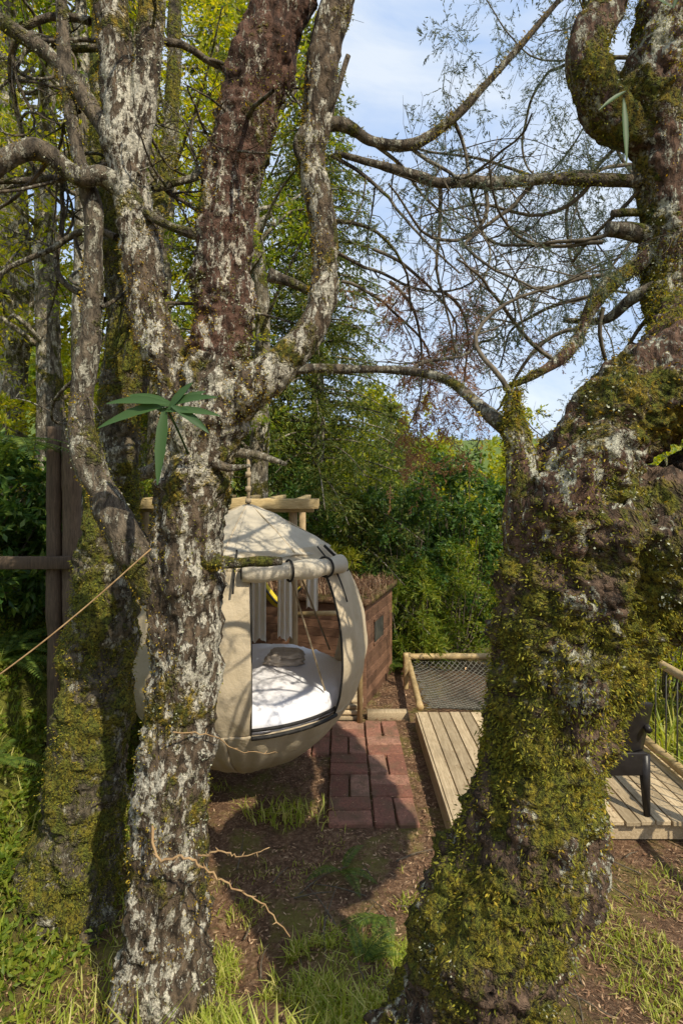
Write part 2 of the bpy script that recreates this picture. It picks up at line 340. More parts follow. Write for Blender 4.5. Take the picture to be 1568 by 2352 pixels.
# --- lichen tree, left
A=[([(-.84,2.5,-.15,.26),(-.82,2.5,.12,.215),(-.80,2.5,.41,.18),(-.80,2.5,.81,.162),(-.74,2.5,1.31,.158),(-.71,2.5,1.81,.15),(-.70,2.5,2.21,.155),(-.67,2.5,2.55,.16),(-.60,2.5,2.86,.16),(-.55,2.5,3.05,.14)],0,80),
 ([(-.60,2.5,2.80,.13),(-.55,2.5,3.0,.14),(-.54,2.5,3.2,.13),(-.54,2.5,3.51,.122),(-.49,2.5,3.91,.125),(-.39,2.5,4.31,.13),(-.28,2.5,4.71,.125),(-.17,2.5,5.1,.12),(-.1,2.55,6.,.1),(-.2,2.6,7.5,.06)],1,60),
 ([(-.58,2.46,2.80,.10),(-.45,2.44,2.90,.10),(-.33,2.44,2.98,.09),(-.17,2.45,3.13,.076),(-.08,2.48,3.35,.064),(-.08,2.5,3.67,.06),(-.13,2.5,3.95,.06),(-.11,2.5,4.15,.065),(-.08,2.5,4.45,.07),(-.02,2.5,4.71,.07),(.03,2.5,5.1,.065),(.1,2.6,6.2,.04)],0,40),
 ([(-.66,2.5,2.72,.12),(-.77,2.5,3.01,.10),(-.88,2.5,3.27,.086),(-.92,2.5,3.59,.08),(-.97,2.5,3.85,.08),(-1.0,2.5,4.11,.08),(-1.03,2.5,4.51,.075),(-1.07,2.5,4.91,.07),(-1.1,2.5,6.,.05)],0,44),
 ([(-.97,2.5,3.82,.05),(-1.07,2.45,3.87,.045),(-1.17,2.4,3.85,.042),(-1.31,2.35,3.93,.04),(-1.45,2.3,3.84,.035),(-1.6,2.3,3.65,.03)],2,18),
 ([(-.96,2.5,3.9,.06),(-.9,2.5,4.3,.058),(-.87,2.5,4.71,.055),(-.85,2.5,5.4,.045)],0,24),
 ([(-1.0,2.5,4.0,.05),(-1.17,2.5,4.25,.042),(-1.33,2.5,4.45,.035),(-1.57,2.5,4.62,.03),(-1.8,2.5,4.8,.02)],2,18),
 ([(-.84,2.5,1.98,.09),(-.91,2.47,2.15,.085),(-1.03,2.46,2.35,.072),(-1.14,2.48,2.59,.066),(-1.19,2.5,2.85,.052),(-1.16,2.5,3.15,.05),(-1.14,2.5,3.47,.045),(-1.14,2.5,3.75,.04),(-1.21,2.5,4.0,.035),(-1.27,2.5,4.4,.03),(-1.3,2.5,5.,.02)],2,30),
 ([(-.60,2.42,2.15,.04),(-.50,2.4,2.14,.026),(-.36,2.38,2.15,.022),(-.26,2.36,2.155,.016)],2,16),
 ([(-.12,2.5,4.13,.035),(.01,2.5,4.14,.03),(.15,2.5,4.06,.024),(.33,2.5,4.05,.024),(.49,2.5,4.15,.02),(.63,2.5,4.29,.017),(.81,2.5,4.49,.014),(1.03,2.5,4.75,.012)],2,14),
 ([(-.40,2.44,2.97,.04),(-.17,2.46,3.01,.026),(.03,2.5,3.016,.019),(.27,2.5,3.01,.019),(.434,2.3,2.934,.02),(.51,2.1,2.81,.022),(.59,1.93,2.68,.03)],2,16),
 ([(-.12,2.5,3.9,.03),(-.2,2.48,4.05,.022),(-.05,2.45,4.2,.018),(.03,2.4,4.38,.012)],2,10),
 ([(-.33,2.5,3.45,.03),(-.2,2.5,3.4,.02),(-.08,2.5,3.33,.02)],2,10),
 ([(-.6,2.4,2.60,.03),(-.5,2.4,2.56,.018),(-.4,2.4,2.57,.008)],2,10),
 ([(-.6,2.45,3.6,.03),(-.75,2.42,3.63,.02),(-.9,2.45,3.72,.02)],2,10),
]
root,vv,nn=treebuild('lichen_tree',A,[M['barkA'],M['barkA2'],M['barkL']],.18,.013)
parts=[];tips=[]
starts=[((-.05,2.5,4.0),(1,.3,-.3)),((.15,2.5,4.05),(.9,.5,-.7)),((.3,2.5,4.05),(.8,.5,-.5)),((.5,2.5,4.2),(.6,.4,-.8)),((-.08,2.5,3.7),(1,.2,.1)),((-.08,2.5,3.6),(.9,.4,-.5)),((.3,2.5,3.0),(.7,.3,.6)),((-1.2,2.5,4.2),(-.8,.3,.2)),((-1.,2.5,4.),(-.7,-.1,-.4)),((-1.3,2.4,3.9),(-.6,.2,-.7)),((-1.15,2.5,3.4),(-.9,.3,.2)),((-1.17,2.5,3.),(-.9,.1,-.3)),((-.6,2.45,4.),(.4,-.1,.6)),((-.9,2.5,3.6),(-.4,-.2,.8)),((-.95,2.5,4.4),(.5,.1,.6)),((-1.1,2.5,3.3),(.5,.3,.4)),((-.9,2.5,3.3),(.7,.4,.3))]
for s,d in starts: grow(parts,s,d,rng.uniform(.7,1.2),.010,2,tips,.15,.5,nch=4)
for s,d in [((-1.25,2.9,4.2),(-.9,.2,-.2)),((-1.2,2.9,3.8),(-.8,.3,.5)),((-1.3,3.,4.9),(-.9,0,-.3)),((-.95,2.6,4.6),(.8,.3,.3)),((-1.1,2.6,4.5),(.7,.4,-.2)),((-1.3,3.,3.5),(-1,.1,.1)),((-.9,2.6,3.9),(.9,.5,.4)),((-1.2,2.6,4.7),(-.9,.1,.3))]: grow(parts,s,d,rng.uniform(1.,1.5),.020,2,tips,.12,.5,7,5)
build('twigs',parts,[M['barkL']],root)
V1,F1=moss_on(vv,nn,30000,.22,2.6,.011,.0042,jit=.006);V2,F2=moss_on(vv,nn,36000,.22,3.,.012,.0048,seed=5.,bias=(-.34,0,0),jit=.006)
build('moss',[(V1,F1,0),(V2,F2,1)],[M['moss'],M['mossO']],root,False)
V1,F1=moss_on(vv,nn,26000,.17,4.,.009,.0055,seed=9.,jit=.005);build('lichen',[(V1,F1,0)],[M['mossL']],root,False)
canopy=[( -.6+rng.normal()*.8,2.8+rng.normal()*.9,rng.uniform(6.8,8.2)) for _ in range(11)]
V1,F1=clumps(canopy,.5,22,12,.07,.026);build('foliage',[(V1,F1,0)],[M['leafG']],root,False)
# --- mossy tree behind left
B=[([(-1.62,3.12,-.2,.36),(-1.58,3.12,.12,.29),(-1.5,3.12,.515,.215),(-1.42,3.12,1.015,.2),(-1.37,3.12,1.515,.19),(-1.335,3.12,2.0,.165),(-1.3,3.12,2.5,.135),(-1.27,3.12,3.,.1),(-1.25,3.12,3.5,.09),(-1.31,3.12,4.14,.08),(-1.36,3.12,4.77,.07),(-1.4,3.2,6.5,.04)],0,60),
 ([(-1.3,3.1,2.6,.08),(-1.15,3.1,3.1,.06),(-1.1,3.15,3.8,.05),(-1.0,3.2,4.6,.045),(-1.,3.3,6.,.03)],0,20)]
root,vv,nn=treebuild('mossy_tree',B,[M['barkB']],.18,.015)
V1,F1=moss_on(vv,nn,38000,.0,2.,.013,.0045);V2,F2=moss_on(vv,nn,10000,.2,2.5,.012,.0045,seed=14.)
build('moss',[(V1,F1,0),(V2,F2,1)],[M['moss'],M['mossO']],root,False)
V1,F1=clumps([(-1.6+rng.normal()*.7,3.4+rng.normal()*.6,rng.uniform(5.8,7.5)) for _ in range(10)],.45,20,12,.06,.022);build('foliage',[(V1,F1,0)],[M['leafG']],root,False)
# --- gnarled tree, right
C=[([(.36,1.88,-.1,.42),(.40,1.88,.25,.34),(.44,1.88,.58,.28),(.53,1.88,.93,.25),(.63,1.88,1.23,.225),(.70,1.88,1.53,.205),(.74,1.88,1.83,.208),(.79,1.88,2.05,.24),(.88,1.88,2.23,.265),(1.0,1.88,2.28,.265),(1.18,1.9,2.24,.275),(1.4,1.92,2.36,.28),(1.9,2.,2.9,.25),(2.4,2.1,4.2,.2),(2.6,2.2,6.,.12)],0,104),
 ([(.74,1.87,2.10,.16),(.77,1.86,2.38,.165),(.85,1.86,2.60,.15),(1.0,1.86,2.76,.155),(1.18,1.9,2.86,.17),(1.38,2.1,3.02,.16),(1.50,2.4,3.22,.13),(1.51,2.5,3.45,.11),(1.50,2.5,3.71,.10),(1.46,2.5,4.02,.125),(1.42,2.5,4.3,.14),(1.50,2.5,4.6,.13),(1.6,2.5,5.1,.12),(1.7,2.6,7.,.06)],1,68),
 ([(.70,1.86,2.05,.14),(.67,1.86,2.3,.11),(.635,1.87,2.5,.075),(.61,1.88,2.63,.045),(.60,1.9,2.74,.03),(.60,1.9,2.82,.018)],1,34),
 ([(1.40,2.5,4.12,.11),(1.28,2.48,4.12,.10),(1.17,2.46,4.22,.092),(1.11,2.46,4.43,.086),(1.2,2.48,4.65,.09),(1.28,2.5,4.9,.08),(1.4,2.5,5.8,.05)],1,38),
 ([(1.52,2.5,3.87,.06),(1.43,2.5,3.88,.038),(1.2,2.5,3.885,.029),(.93,2.5,3.89,.025),(.70,2.5,3.87,.027),(.57,2.5,3.88,.03),(.45,2.5,3.87,.023),(.35,2.5,3.9,.023),(.15,2.5,3.96,.016),(-.03,2.5,4.01,.011)],2,16),
 ([(1.5,2.5,3.75,.05),(1.43,2.5,3.68,.042),(1.38,2.5,3.52,.038),(1.25,2.5,3.42,.034),(1.15,2.5,3.31,.032),(1.08,2.5,3.15,.03),(.98,2.45,3.05,.027),(.85,2.4,2.97,.018),(.7,2.35,2.9,.01)],1,16),
 ([(1.5,2.5,3.6,.045),(1.36,2.5,3.64,.04),(1.22,2.5,3.66,.035)],2,12),
 ([(1.5,2.5,3.74,.02),(1.32,2.5,3.735,.02),(1.24,2.5,3.73,.018)],2,8),
 ([(1.5,2.4,3.4,.04),(1.35,2.5,3.35,.026),(1.25,2.6,3.27,.02),(1.1,2.7,3.3,.012)],2,10),
]
root,vv,nn=treebuild('gnarled_tree',C,[M['barkC'],M['barkD'],M['barkL']],.18,.020)
parts=[];tips=[]
st=[((1.4,2.5,3.88),(-.6,.3,-.7)),((1.15,2.5,3.88),(-.5,.4,-.7)),((.9,2.5,3.89),(-.6,.3,-.5)),((.65,2.5,3.88),(.2,.4,-.8)),((.45,2.5,3.88),(.3,.5,-.8)),((1.3,2.5,3.45),(-.9,.3,.3)),((1.2,2.5,3.36),(-.9,.3,-.1)),((1.1,2.5,3.2),(-.9,.3,.2)),((.95,2.45,3.05),(-.7,.2,.6)),((.6,1.9,2.75),(.1,.3,.9)),((1.25,2.5,3.65),(-.8,.2,-.4)),((1.45,2.5,3.3),(-.6,.3,-.5)),((1.2,2.5,3.3),(-.2,.3,-.9)),((1.2,2.5,3.6),(-1,.3,.1))]
for s,d in st: grow(parts,s,d,rng.uniform(.7,1.2),.011,2,tips,.12,.5,nch=4)
build('twigs',parts,[M['twig']],root)
SP=sprigs(tips[::2],220,.15,8,8,.014,.0045);build('sprigs',[(v,f,0) for v,f in SP],[M['leafS']],root,False)
V1,F1=moss_on(vv,nn,105000,-.02,2.2,.012,.0042,.3);V2,F2=moss_on(vv,nn,24000,-.15,3.,.017,.0045,.9,zr=(1.,1.9));V3,F3=moss_on(vv,nn,12000,.16,2.8,.012,.0048,seed=31.,bias=(0,0,.25))
build('moss',[(V1,F1,0),(V2,F2,0),(V3,F3,1)],[M['moss'],M['mossO']],root,False)
V1,F1=moss_on(vv,nn,20000,.22,3.5,.009,.006,seed=21.);build('lichen',[(V1,F1,0)],[M['mossL']],root,False)
V1,F1=clumps([(2.6+rng.normal()*.8,2.5+rng.normal()*.7,rng.uniform(5.8,7.5)) for _ in range(9)],.5,20,11,.07,.026);build('foliage',[(V1,F1,0)],[M['leafG']],root,False)
# --- drooping cypress whose boughs hang over the deck
root=empty('drooping_cypress');parts=[];tips=[]
V,F,_,_=limb([(3.6,5.2,-1.2,.2),(3.55,5.2,1.,.17),(3.5,5.1,3.5,.14),(3.5,5.,6.,.1),(3.5,5.,8.5,.04)],8,20,.08);parts.append((V,F,1))
for s,d,L in [((3.5,5.1,5.6),(-1,-.35,.1),4.0),((3.5,5.,6.2),(-1,-.2,.12),4.2),((3.5,5.,5.8),(-1,-.05,0.2),4.2),((3.5,5.,6.8),(-.9,-.5,.1),3.8),((3.5,5.,5.1),(-1,.1,.45),3.4),((3.5,5.,6.5),(-1,.1,.05),4.),((3.5,5.,7.2),(-1,-.2,-.02),4.2)]:
    grow(parts,s,d,L,.022,2,tips,.08,.22,6,3)
build('trunk',parts,[M['twig'],M['barkF']],root)
SP=sprigs(tips,720,.50,13,10,.024,.0070);build('sprigs',[(v,f,0) for v,f in SP],[M['leafS']],root,False)
root=empty('dead_bough');parts=[];tips=[]
for s,d,L in [((.2,3.4,3.95),(.9,.1,-.35),1.4),((.0,3.4,3.75),(.9,0,.0),1.2),((.3,3.4,3.75),(.8,.2,-.7),1.),((.6,3.4,3.7),(.8,.2,-.2),.8)]: grow(parts,s,d,L,.012,2,tips,.2,.35,nch=4)
build('branches',parts,[M['twig']],root)
SP=sprigs(tips[1:],340,.16,8,8,.018,.0055);build('dry_sprays',[(v,f,0) for v,f in SP],[M['leafR']],root,False)
# ------------------------------------------------------------ forest trees
def forest_tree(name,x,y,h,r,cr,z0,ncl,lm,L,W,tw=24,per=11,R=.5,bm='barkF',lean=(0,0),k=16):
    root=empty(name);z=float(H(x,y));parts=[]
    pts=[]
    for q in range(7):
        t=q/6;pts.append((x+lean[0]*t+.12*rng.normal()*t,y+lean[1]*t+.1*rng.normal()*t,z-.2+(h+.2)*t*.92,r*(1.15-t*.9)))
    V,F,_,_=limb(pts,7,k,.12,seed=x);parts.append((V,F,0));Q=np.array(pts)
    cen=[]
    for _ in range(ncl):
        t=rng.uniform(0,1);zz=z+z0+(h-z0)*t;w=cr*(1-.55*abs(2*t-.8))
        a=rng.uniform(0,6.283);rr=w*rng.uniform(.25,1)
        cx=np.interp(zz,Q[:,2],Q[:,0]);cy=np.interp(zz,Q[:,2],Q[:,1])
        c=np.array([cx+rr*math.cos(a),cy+rr*math.sin(a),zz]);cen.append(c)
        bz=max(z+z0*.5,zz-rr*.7);b=np.array([np.interp(bz,Q[:,2],Q[:,0]),np.interp(bz,Q[:,2],Q[:,1]),bz])
        mid=(b+c)/2+rng.normal(size=3)*.12;rb=max(.012,r*.22)
        P=catmull([b,mid,c],4);V,F=tube(P,np.linspace(rb,rb*.3,len(P)),6,False);parts.append((V,F,0))
    build('trunk',parts,[M[bm]],root)
    V,F=clumps(cen,np.array([R*rng.uniform(.6,1.25) for _ in cen]),tw,per,L,W)
    build('foliage',[(V,F,0)],[M[lm]],root,False)
for a in [(-2.2,4.6,9,.10,1.3,3.2,24,'leafG',.06,.022),(-3.0,5.6,10,.14,1.8,2.6,38,'leafY',.065,.025),(-1.75,5.6,10,.085,1.4,3.6,26,'leafY',.06,.022),
          (-4.2,7.,11,.16,2.2,2.2,56,'leafY',.08,.03),(-2.6,7.6,11,.13,2.,2.2,52,'leafY',.075,.028),(-1.1,7.,10.5,.14,1.5,3.,32,'leafG',.07,.025),
          (-5.8,9.5,13,.2,2.8,2.,70,'leafY',.11,.045),(-3.6,10,13,.18,2.6,1.5,76,'leafY',.10,.042),(-1.8,10.5,12,.16,2.2,1.5,60,'leafY',.10,.04)]:
    forest_tree('forest_tree',*a)
def conifer(name,x,y,h,r,z0,Rb,lm,n=120,L=.07,W=.012,rc=.24,sp=.16):
    root=empty(name);z=float(H(x,y));parts=[]
    V,F,_,_=limb([(x,y,z-.2,r),(x+.05,y,z+h*.4,r*.7),(x,y,z+h,.02)],14,14,.08);parts.append((V,F,0));cen=[];rad=[]
    for q in range(n):
        t=(q+.5)/n;zz=z+z0+(h-z0)*t;R=Rb*(1-t)**.8*rng.uniform(.6,1.15)+.12;a=q*2.4+rng.normal()*.3
        d=np.array([math.cos(a),math.sin(a),0]);P=[np.array([x,y,zz])+d*R*s+np.array([0,0,.12*R*s-.38*R*s*s]) for s in (0,.35,.7,1)]
        P=catmull(P,3);V,F=tube(P,np.linspace(.022,.006,len(P)),5,False);parts.append((V,F,0))
        for s in np.arange(.25,1.01,sp/max(R,.3)):
            p=P[min(int(s*(len(P)-1)),len(P)-1)]+rng.normal(size=3)*.05;cen.append(p);rad.append(rc*rng.uniform(.7,1.2))
    build('trunk',parts,[M['barkF']],root)
    V,F=clumps(cen,np.array(rad),9,12,L,W,.5,.45,-.05,.45);build('foliage',[(V,F,0)],[M[lm]],root,False)
conifer('cypress_tree',-.45,9.2,10.4,.16,.6,2.45,'leafC',n=240,W=.018,rc=.28)
conifer('cypress_tree',-2.0,8.6,11.5,.16,1.,1.9,'leafC',n=110,W=.018,rc=.28)
conifer('cypress_tree',1.4,15.5,7.6,.14,.5,2.,'leafC',n=80,L=.1,W=.025)
def shrub(name,x,y,w,h,n,lm,L,W,R=.28,tw=22,per=11):
    root=empty(name);z=float(H(x,y));cen=[];parts=[]
    for _ in range(n):
        a=rng.uniform(0,6.283);q=math.sqrt(rng.uniform(0,1));t=rng.uniform(.05,1)
        ww=w*math.sqrt(max(0,1-.75*t*t));c=np.array([x+ww*q*math.cos(a),y+ww*q*math.sin(a),z+h*t]);cen.append(c)
        b=np.array([x+(c[0]-x)*.25,y+(c[1]-y)*.25,z-.05]);P=catmull([b,(b+c)/2+rng.normal(size=3)*.06,c],3)
        V,F=tube(P,np.linspace(.014,.004,len(P)),4,False);parts.append((V,F,0))
    build('stems',parts,[M['twig']],root)
    V,F=clumps(cen,R,tw,per,L,W);build('foliage',[(V,F,0)],[M[lm]],root,False)
for a in [(.9,8.3,1.0,2.4,56,'leafD',.06,.03),(2.,9.0,1.1,3.,64,'leafD',.08,.04),(1.5,10.6,1.4,3.9,60,'leafG',.09,.045),(.1,8.9,1.0,3.2,54,'leafG',.06,.022),
          (-.9,8.2,1.,2.8,54,'leafD',.06,.026),(-2.2,7.2,1.1,2.4,54,'leafG',.06,.024),(-3.4,6.2,1.,2.2,50,'leafY',.06,.026),(3.3,9.2,1.2,2.6,54,'leafG',.07,.03),
          (3.6,6.2,.9,2.2,50,'leafY',.07,.026),(3.9,7.8,1.,2.6,50,'leafY',.07,.028),(.95,7.5,.5,1.3,28,'leafG',.09,.014),(-3.3,4.6,.9,1.3,44,'leafD',.09,.04),(-2.7,5.4,.7,1.6,34,'leafD',.08,.03),(4.6,5.,.9,2.2,40,'leafY',.07,.028),(-.1,7.9,.6,1.5,32,'leafY',.08,.014),(1.7,8.0,.6,1.5,30,'leafG',.05,.022)]:
    shrub('shrub',*a)
root=empty('distant_trees');cen=[];parts=[]
for q in range(46):
    y=rng.uniform(16,34);x=rng.uniform(-.1,1.0)*y*.72+.4;z=float(H(x,y));h=(4.9+.18*y)*rng.uniform(.75,1.1)
    V,F=tube([(x,y,z-.2),(x+.1,y,z+h*.5),(x,y,z+h*.9)],[.16,.12,.04],8,False);parts.append((V,F,0))
    for _ in range(20):
        t=rng.uniform(.12,1);w=1.9*math.sqrt(max(.05,1-(2*t-.9)**2));a=rng.uniform(0,6.283);cen.append((x+w*math.cos(a)*rng.uniform(.3,1),y+w*math.sin(a)*rng.uniform(.3,1),z+h*t))
build('trunks',parts,[M['barkF']],root)
V,F=clumps(cen,.75,16,10,.2,.10);build('foliage',[(V,F,0)],[M['leafY']],root,False)
root=empty('far_ridge_trees');cen=[]
for q in range(240):
    a=rng.uniform(-1.2,1.4);d=rng.uniform(45,150);x=d*math.sin(a);y=d*math.cos(a);z=float(H(x,y))
    for _ in range(5): cen.append((x+rng.normal()*1.4,y+rng.normal()*1.4,z+rng.uniform(.5,7)))
V,F=clumps(cen,2.,14,6,1.1,.6);build('foliage',[(V,F,0)],[M['leafG']],root,False)
# ------------------------------------------------------------ hanging pod bed
cx,cy=-.77,4.5
prof=np.array([(.16,.02),(.22,.25),(.32,.46),(.48,.67),(.66,.82),(.85,.92),(1.,.96),(1.2,.975),(1.5,.94),(1.8,.83),(2.0,.655)])
PZ=catmull(prof,6)
def rz(z): return np.interp(z,PZ[:,0],PZ[:,1])
def shell(a0,a1,z0,z1,na,nz_,off=0.,fold=.007):
    az=np.radians(np.linspace(a0,a1,na));z=np.linspace(z0,z1,nz_);g,zz=np.meshgrid(az,z)
    r=rz(zz)+off
    seam=(np.abs(np.sin(g*4+.75))**.35);low=np.clip((.95-zz)/.6,0,1)
    r=r-(1-seam)*(.016+.035*low)-seam*.035*np.clip(np.abs(zz-1.15)/.8,0,1)+(fold*np.sin(g*23+zz*2)+fold*.8*np.sin(g*41-zz*5))*(.35+1.5*low)*np.minimum(1,rz(zz))
    wr=np.array([vn((p*3,q*1.6,0),1.)*.026+vn((p*9+q*3,q*5,3),1.)*.010 for p,q in zip(g.ravel(),zz.ravel())]).reshape(g.shape)
    r=r+wr
    V=np.stack([cx+r*np.sin(g),cy-r*np.cos(g),zz],-1).reshape(-1,3)
    i=np.arange(nz_-1)[:,None];j=np.arange(na-1)[None]
    return V,np.stack([i*na+j,i*na+j+1,(i+1)*na+j+1,(i+1)*na+j],-1).reshape(-1,4)
pod=empty('hanging_pod_bed')
parts=[shell(215,371,.78,1.9,160,48)+(0,),shell(54,128,.78,1.9,80,48)+(0,),shell(0,360,.16,.80,260,36,.003)+(0,),shell(0,360,1.88,2.0,180,8,.004)+(0,)]
o=build('canvas_shell',parts,[M['canvas']],pod);md=o.modifiers.new('s','SOLIDIFY');md.thickness=.008
na=144;zr=np.linspace(0,1,26);az=np.linspace(0,2*np.pi,na+1)
g,t=np.meshgrid(az,zr);r=.03+(.685-.03)*t;zz=2.30-.33*t**1.15
sag=np.abs(np.sin(g*4+.4));zz=zz-.065*sag*t*(1.15-t)-.024*sag*t**4;r=r-.02*sag*t
V=np.stack([cx+r*np.sin(g),cy-r*np.cos(g),zz],-1).reshape(-1,3)
for q in range(len(V)): V[q,2]+=.014*vn(V[q],5)+.007*vn(V[q],14)
n1=na+1
i=np.arange(25)[:,None];j=np.arange(na)[None];F=np.stack([i*n1+j,i*n1+j+1,(i+1)*n1+j+1,(i+1)*n1+j],-1).reshape(-1,4)
o=build('canvas_roof',[(V,F,0)],[M['canvasTop']],pod);md=o.modifiers.new('s','SOLIDIFY');md.thickness=.008
parts=[]
for q in range(8):
    a=-.1+q*math.pi/4;P=[(cx+(.03+.65*t)*math.sin(a),cy-(.03+.65*t)*math.cos(a),2.308-.33*t**1.15) for t in np.linspace(0,1,12)]
    parts.append(tube(P,.006,6)+(0,))
build('roof_seams',parts,[M['canvas']],pod)
def arc(a0,a1,z0,z1,n=40,off=.008):
    a=np.radians(np.linspace(a0,a1,n));z=np.linspace(z0,z1,n);r=rz(z)+off
    return np.stack([cx+r*np.sin(a),cy-r*np.cos(a),z],-1)
parts=[tube(arc(11,54,.79,.80),.014,6)+(0,),tube(arc(11,55,.835,.84,off=-.03),.012,6)+(0,),tube(arc(11,11,.8,1.9,off=-.01),.005,6)+(0,),tube(arc(54,54,.8,1.9,off=-.014),.009,6)+(0,),
       tube(arc(62,62,1.6,2.,off=.008),.007,6)+(0,),tube(arc(128,128,.8,1.9,off=0),.008,6)+(0,),tube(arc(215,215,.8,1.9,off=0),.008,6)+(0,)]
R0=arc(7,68,1.885,1.865,30,.035)
for q in (11,22):
    c=R0[q];th=np.linspace(0,2*np.pi,17);tg=unit(R0[q+1]-R0[q-1]);u=np.cross(tg,[0,0,1.]);P=[c+(.074)*(math.cos(a)*u+math.sin(a)*np.array([0,0,1.])) for a in th];parts.append(tube(P,.009,5,False)+(0,))
parts.append(tube(arc(3,3,1.75,2.02,10,.02),.008,5)+(0,))
parts.append(tube(arc(75,70,1.8,2.0,10,.02),.012,5)+(0,))
build('webbing_trim',parts,[M['black']],pod)
rr=.066+.008*np.sin(np.linspace(0,14,30));V,F=tube(R0,rr,20)
for q in range(len(V)): V[q]+=unit(V[q]-np.array([cx,cy,1.87]))*.012*vn(V[q],11)
parts=[(V,F,0)]
c=R0[0];tg=unit(R0[0]-R0[1]);u=unit(np.cross(tg,[0,0,1.]));th=np.linspace(0,14,70);P=[c+tg*.008+(.004+.0042*a)*(math.cos(a)*u+math.sin(a)*np.array([0,0,1.])) for a in th]
parts.append(tube(P,.004,5)+(1,));build('rolled_flap',parts,[M['canvasTop'],M['black']],pod)
na=96;pr=[(0,.955),(.3,.957),(.6,.95),(.74,.938),(.80,.915),(.835,.87),(.84,.82),(.82,.775),(.70,.76),(0,.755)]
Pm=catmull(np.array(pr),4);V=[];
for (r,z) in Pm:
    for q in range(na):
        a=2*math.pi*q/na;p=(cx+max(r,.001)*math.sin(a),cy-max(r,.001)*math.cos(a),z);w=.014*vn(p,5)+.008*vn((p[0]*14,p[1]*4,z*3),1)
        if .76<z<.92: w+=.008*math.sin(a*34+2*vn(p,3));
        V.append((p[0]+w*math.sin(a)*(z<.92),p[1]-w*math.cos(a)*(z<.92),z+w*(z>.9)))
n=len(Pm);i=np.arange(n-1)[:,None];j=np.arange(na)[None]
F=np.stack([i*na+j,i*na+(j+1)%na,(i+1)*na+(j+1)%na,(i+1)*na+j],-1).reshape(-1,4)
build('mattress',[(V,F,0)],[M['sheet']],pod)
parts=[]
for (ox,oy,oz,a,bb,cc) in [(0,0,.035,.16,.12,.04),(.01,.0,.085,.13,.10,.035),(-.08,-.05,.06,.07,.07,.045),(.09,.02,.06,.07,.08,.05)]:
    V=[];nu,nv=36,20
    for iu in range(nv+1):
        ph=-math.pi/2+math.pi*iu/nv
        for iv in range(nu):
            th=2*math.pi*iv/nu;sg=lambda v,e:math.copysign(abs(v)**e,v)
            p=np.array([a*sg(math.cos(ph),.7)*sg(math.cos(th),.7),bb*sg(math.cos(ph),.7)*sg(math.sin(th),.7),cc*sg(math.sin(ph),.8)])
            p=p*(1+.28*vn((p[0]*20+ox*50,p[1]*26,p[2]*70),1));V.append(p+[cx+.29+ox,cy+.12+oy,.955+oz])
    i=np.arange(nv)[:,None];j=np.arange(nu)[None];parts.append((V,np.stack([i*nu+j,i*nu+(j+1)%nu,(i+1)*nu+(j+1)%nu,(i+1)*nu+j],-1).reshape(-1,4),0))
build('folded_blanket',parts,[M['towel']],pod)
parts=[]
for a,rr_ in ((54,.80),(128,.84),(215,.84),(11,.84)):
    ar=math.radians(a);parts.append(tube([(cx+rr_*math.sin(ar),cy-rr_*math.cos(ar),.95),(cx+.3*math.sin(ar),cy-.3*math.cos(ar),2.15),(cx,cy,2.3)],.008,6)+(0,))
parts.append(tube([(cx,cy,2.28),(cx+.005,cy,2.5),(cx,cy,2.72)],.014,8)+(0,))
for z in (2.34,2.44,2.56): parts.append(tube([(cx,cy,z-.02),(cx,cy,z+.02)],.024,8)+(0,))
build('ropes',parts,[M['rope']],pod)
def drape(x0,x1,y,z0,z1,amp,fr,n=60,mm=20,taper=0.):
    s=np.linspace(0,1,n);t=np.linspace(0,1,mm);g,u=np.meshgrid(s,t);xm=(x0+x1)/2
    X_=xm+(x0+(x1-x0)*g-xm)*(1-taper*u*(1-u)*4);Y_=y+amp*np.sin(g*fr)*(.5+u);Z_=z1+(z0-z1)*u+.02*np.sin(g*fr*.5)*u
    V=np.stack([X_,Y_,Z_],-1).reshape(-1,3);i=np.arange(mm-1)[:,None];j=np.arange(n-1)[None]
    return V,np.stack([i*n+j,i*n+j+1,(i+1)*n+j+1,(i+1)*n+j],-1).reshape(-1,4)
V,F=drape(-.60,-.46,5.12,1.02,1.86,.02,18);V2,F2=drape(-.92,-.72,5.2,.98,1.86,.02,22)
V3,F3=drape(-.33,-.22,5.12,1.3,1.86,.015,12)
build('curtain',[(V,F,0),(V2,F2,0),(V3,F3,0)],[M['lace']],pod)
root=empty('support_tree')
V,F,v_,d_=limb([(-2.0,4.9,-.1,.13),(-1.95,4.9,1.2,.11),(-1.95,4.85,2.4,.10),(-1.9,4.8,3.6,.085),(-1.85,4.8,5.5,.06),(-1.8,4.8,8.,.03)],None,24,.12)
V2,F2,_,_=limb([(-1.95,4.85,2.5,.06),(-1.5,4.65,2.64,.05),(-1.1,4.55,2.74,.045),(-.77,4.5,2.73,.04),(-.6,4.48,2.69,.03),(-.45,4.45,2.64,.015)],None,16,.16)
build('trunk',[(V,F,0),(V2,F2,0)],[M['barkF']],root)
V1,F1=clumps([(-1.8+rng.normal()*.6,4.9+rng.normal()*.6,rng.uniform(5,8)) for _ in range(16)],.45,22,12,.06,.024);build('foliage',[(V1,F1,0)],[M['leafY']],root,False)
